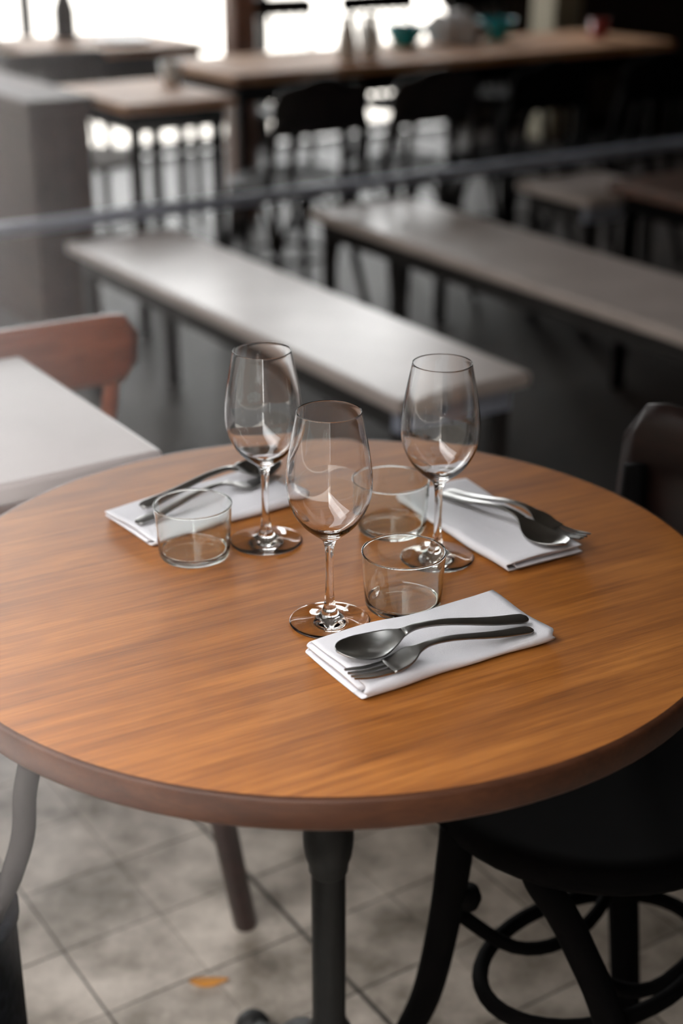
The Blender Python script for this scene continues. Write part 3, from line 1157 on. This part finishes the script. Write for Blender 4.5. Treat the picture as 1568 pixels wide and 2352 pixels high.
# ================================================================== FAR DINING AREA
# plank-clad partition at the left
pt = empty('plank_partition', 'brown plank-clad low partition at the upper left, behind the grey reflected line', 'partition', R(1.86, 5.2), ANG)
bm = nb()
box(bm, -0.09, 0.09, -0.70, 0.70, 0.0, 0.72)
mesh_obj('core', bm, 'chair_dark', pt)
bm = nb()
box(bm, -0.115, 0.115, -0.725, 0.725, 0.72, 0.755, 0.006)
mesh_obj('cap', bm, 'plank_wood', pt)
rp = random.Random(4)
for side in (-1, 1):
    for k in range(13):
        y = -0.70 + k * 0.1077
        bm = nb()
        d = 0.011 + rp.uniform(0, 0.003)
        x0, x1 = (-0.09 - d, -0.09) if side < 0 else (0.09, 0.09 + d)
        box(bm, x0, x1, y + 0.004, y + 0.1035, 0.004, 0.718, 0.003)
        mesh_obj('plank', bm, 'plank_wood', pt)
for k in range(2):
    x = -0.10 + k * 0.1
    bm = nb()
    box(bm, x + 0.002, x + 0.098, -0.714, -0.70, 0.004, 0.718, 0.002)
    mesh_obj('plank', bm, 'plank_wood', pt)

rect_table('small_wooden_table', 'small tan wooden table beside the plank partition at the upper left', 1.985, 2.375, 4.27, 4.82, 0.75, 'tan_wood', 'chair_black', 0.03, apron=0.06)
cafe_chair('dark chair with a round grey seat under the small tan table', 2.20, 5.10, 0, 'chair_dark', 'spindle', top=0.80, cushion='grey_seat')
rect_table('long_wooden_table', 'long tan wooden table behind the row of dark chairs', 2.62, 4.75, 4.72, 5.30, 0.75, 'tan_wood', 'chair_black', 0.035, apron=0.07)
rect_table('far_wooden_table', 'far tan wooden table in front of the bright glazing at the top left', 2.30, 3.05, 5.70, 6.40, 0.75, 'tan_wood', 'chair_dark', 0.03, apron=0.10)
row = ['first dark bentwood chair of the row, next to the small tan table', 'second dark bentwood chair of the row before the long tan table',
       'third dark bentwood chair of the row before the long tan table', 'fourth dark bentwood chair of the row, at the right edge of the picture']
for k, a in enumerate((2.60, 3.04, 3.52, 4.02)):
    cafe_chair(row[k], a, 4.33 - 0.02 * k, 180, 'chair_dark' if k < 2 else 'chair_black', 'hoop', top=0.80, group='dark chairs in front of the long table')
far = ['dark spindle-back chair behind the long tan table, beside the timber post', 'dark spindle-back chair on the far side, middle of the long tan table', 'dark spindle-back chair on the far side, right end of the long tan table']
for k, a in enumerate((3.45, 4.0, 4.55)):
    cafe_chair(far[k], a, 5.62, 0, 'chair_dark' if k == 0 else 'chair_black', 'spindle', top=0.90, group='dark chairs behind the long table')
cafe_chair('dark spindle-back chair by the far tan table at the top left', 2.05, 6.30, -90, 'chair_dark', 'spindle', top=0.84)

# timber post and cream column
bm = nb()
box(bm, -0.055, 0.055, -0.055, 0.055, 0.0, CEIL, 0.006)
o = struct('timber_post', bm, 'post_wood', loc=R(3.20, 5.72), rotz=ANG)
bm = nb()
box(bm, -0.10, 0.10, -0.10, 0.10, 0.0, CEIL, 0.008)
struct('cream_column', bm, 'cream', loc=R(5.75, 6.65), rotz=ANG)


# things on the far tables
def lathe_thing(name, label, cat, prof, mat, a, b, z, group=None, n=28):
    bm = nb()
    lathe(bm, prof, n)
    o = mesh_obj(name, bm, mat, smooth=True, loc=R(a, b, z))
    return tag(o, label, cat, group)


jug = [(0, 0), (0.034, 0), (0.038, 0.01), (0.040, 0.06), (0.030, 0.11), (0.024, 0.13), (0.028, 0.155), (0.025, 0.155), (0.021, 0.13), (0.026, 0.108), (0.034, 0.06), (0.033, 0.012), (0, 0.010)]
lathe_thing('jug', 'white ceramic jug on the long tan table, left of the pair', 'jug', jug, 'white_paint', 3.22, 4.92, 0.75, 'white jugs on the long table')
lathe_thing('jug', 'white ceramic jug on the long tan table, right of the pair', 'jug', jug, 'white_paint', 3.34, 4.95, 0.75, 'white jugs on the long table')
bowlp = [(0, 0), (0.04, 0), (0.045, 0.01), (0.075, 0.05), (0.085, 0.085), (0.080, 0.085), (0.070, 0.052), (0.04, 0.016), (0, 0.014)]
lathe_thing('bowl', 'teal ceramic bowl on the long tan table, left of the white cloth', 'bowl', bowlp, 'teal', 3.66, 5.16, 0.75, 'teal bowls on the long table')
lathe_thing('bowl', 'teal ceramic bowl on the long tan table, right of the white cloth', 'bowl', bowlp, 'teal', 4.13, 5.16, 0.75, 'teal bowls on the long table')
lathe_thing('candle_holder', 'small red candle holder on the long tan table near the column', 'candle holder', [(0, 0), (0.032, 0), (0.036, 0.01), (0.04, 0.075), (0.036, 0.075), (0.032, 0.014), (0, 0.012)], 'red', 4.55, 4.98, 0.75)
# heap of white cloth
bm = nb()
bmesh.ops.create_icosphere(bm, subdivisions=4, radius=0.09)
rc = random.Random(8)
for v in bm.verts:
    q = v.co.normalized()
    k = 1 + 0.16 * sin(7 * q.x + 3 * q.y) + 0.12 * sin(9 * q.y - 5 * q.z)
    v.co = Vector((q.x * 0.115 * k, q.y * 0.08 * k, max(-0.045, q.z * 0.075 * k) + 0.045))
o = mesh_obj('crumpled_cloth', bm, 'linen', smooth=True, loc=R(3.90, 5.14, 0.75))
tag(o, 'crumpled white cloth on the long tan table between two teal bowls', 'cloth')
lathe_thing('carafe', 'dark carafe standing on the far tan table at the top left', 'carafe', [(0, 0), (0.045, 0), (0.05, 0.02), (0.05, 0.12), (0.03, 0.18), (0.024, 0.24), (0.02, 0.24), (0.02, 0.19), (0.04, 0.12), (0.04, 0.02), (0, 0.012)], 'chair_dark', 2.62, 6.2, 0.75)
lathe_thing('plate', 'white plate on the far tan table at the top left', 'plate', [(0, 0), (0.07, 0), (0.085, 0.006), (0.125, 0.016), (0.124, 0.019), (0.08, 0.010), (0, 0.007)], 'white_paint', 2.78, 5.98, 0.75, n=40)
lathe_thing('cup', 'white cup on the small tan table beside the partition', 'cup', [(0, 0), (0.026, 0), (0.03, 0.01), (0.04, 0.07), (0.037, 0.07), (0.028, 0.014), (0, 0.012)], 'white_paint', 2.34, 4.66, 0.75)
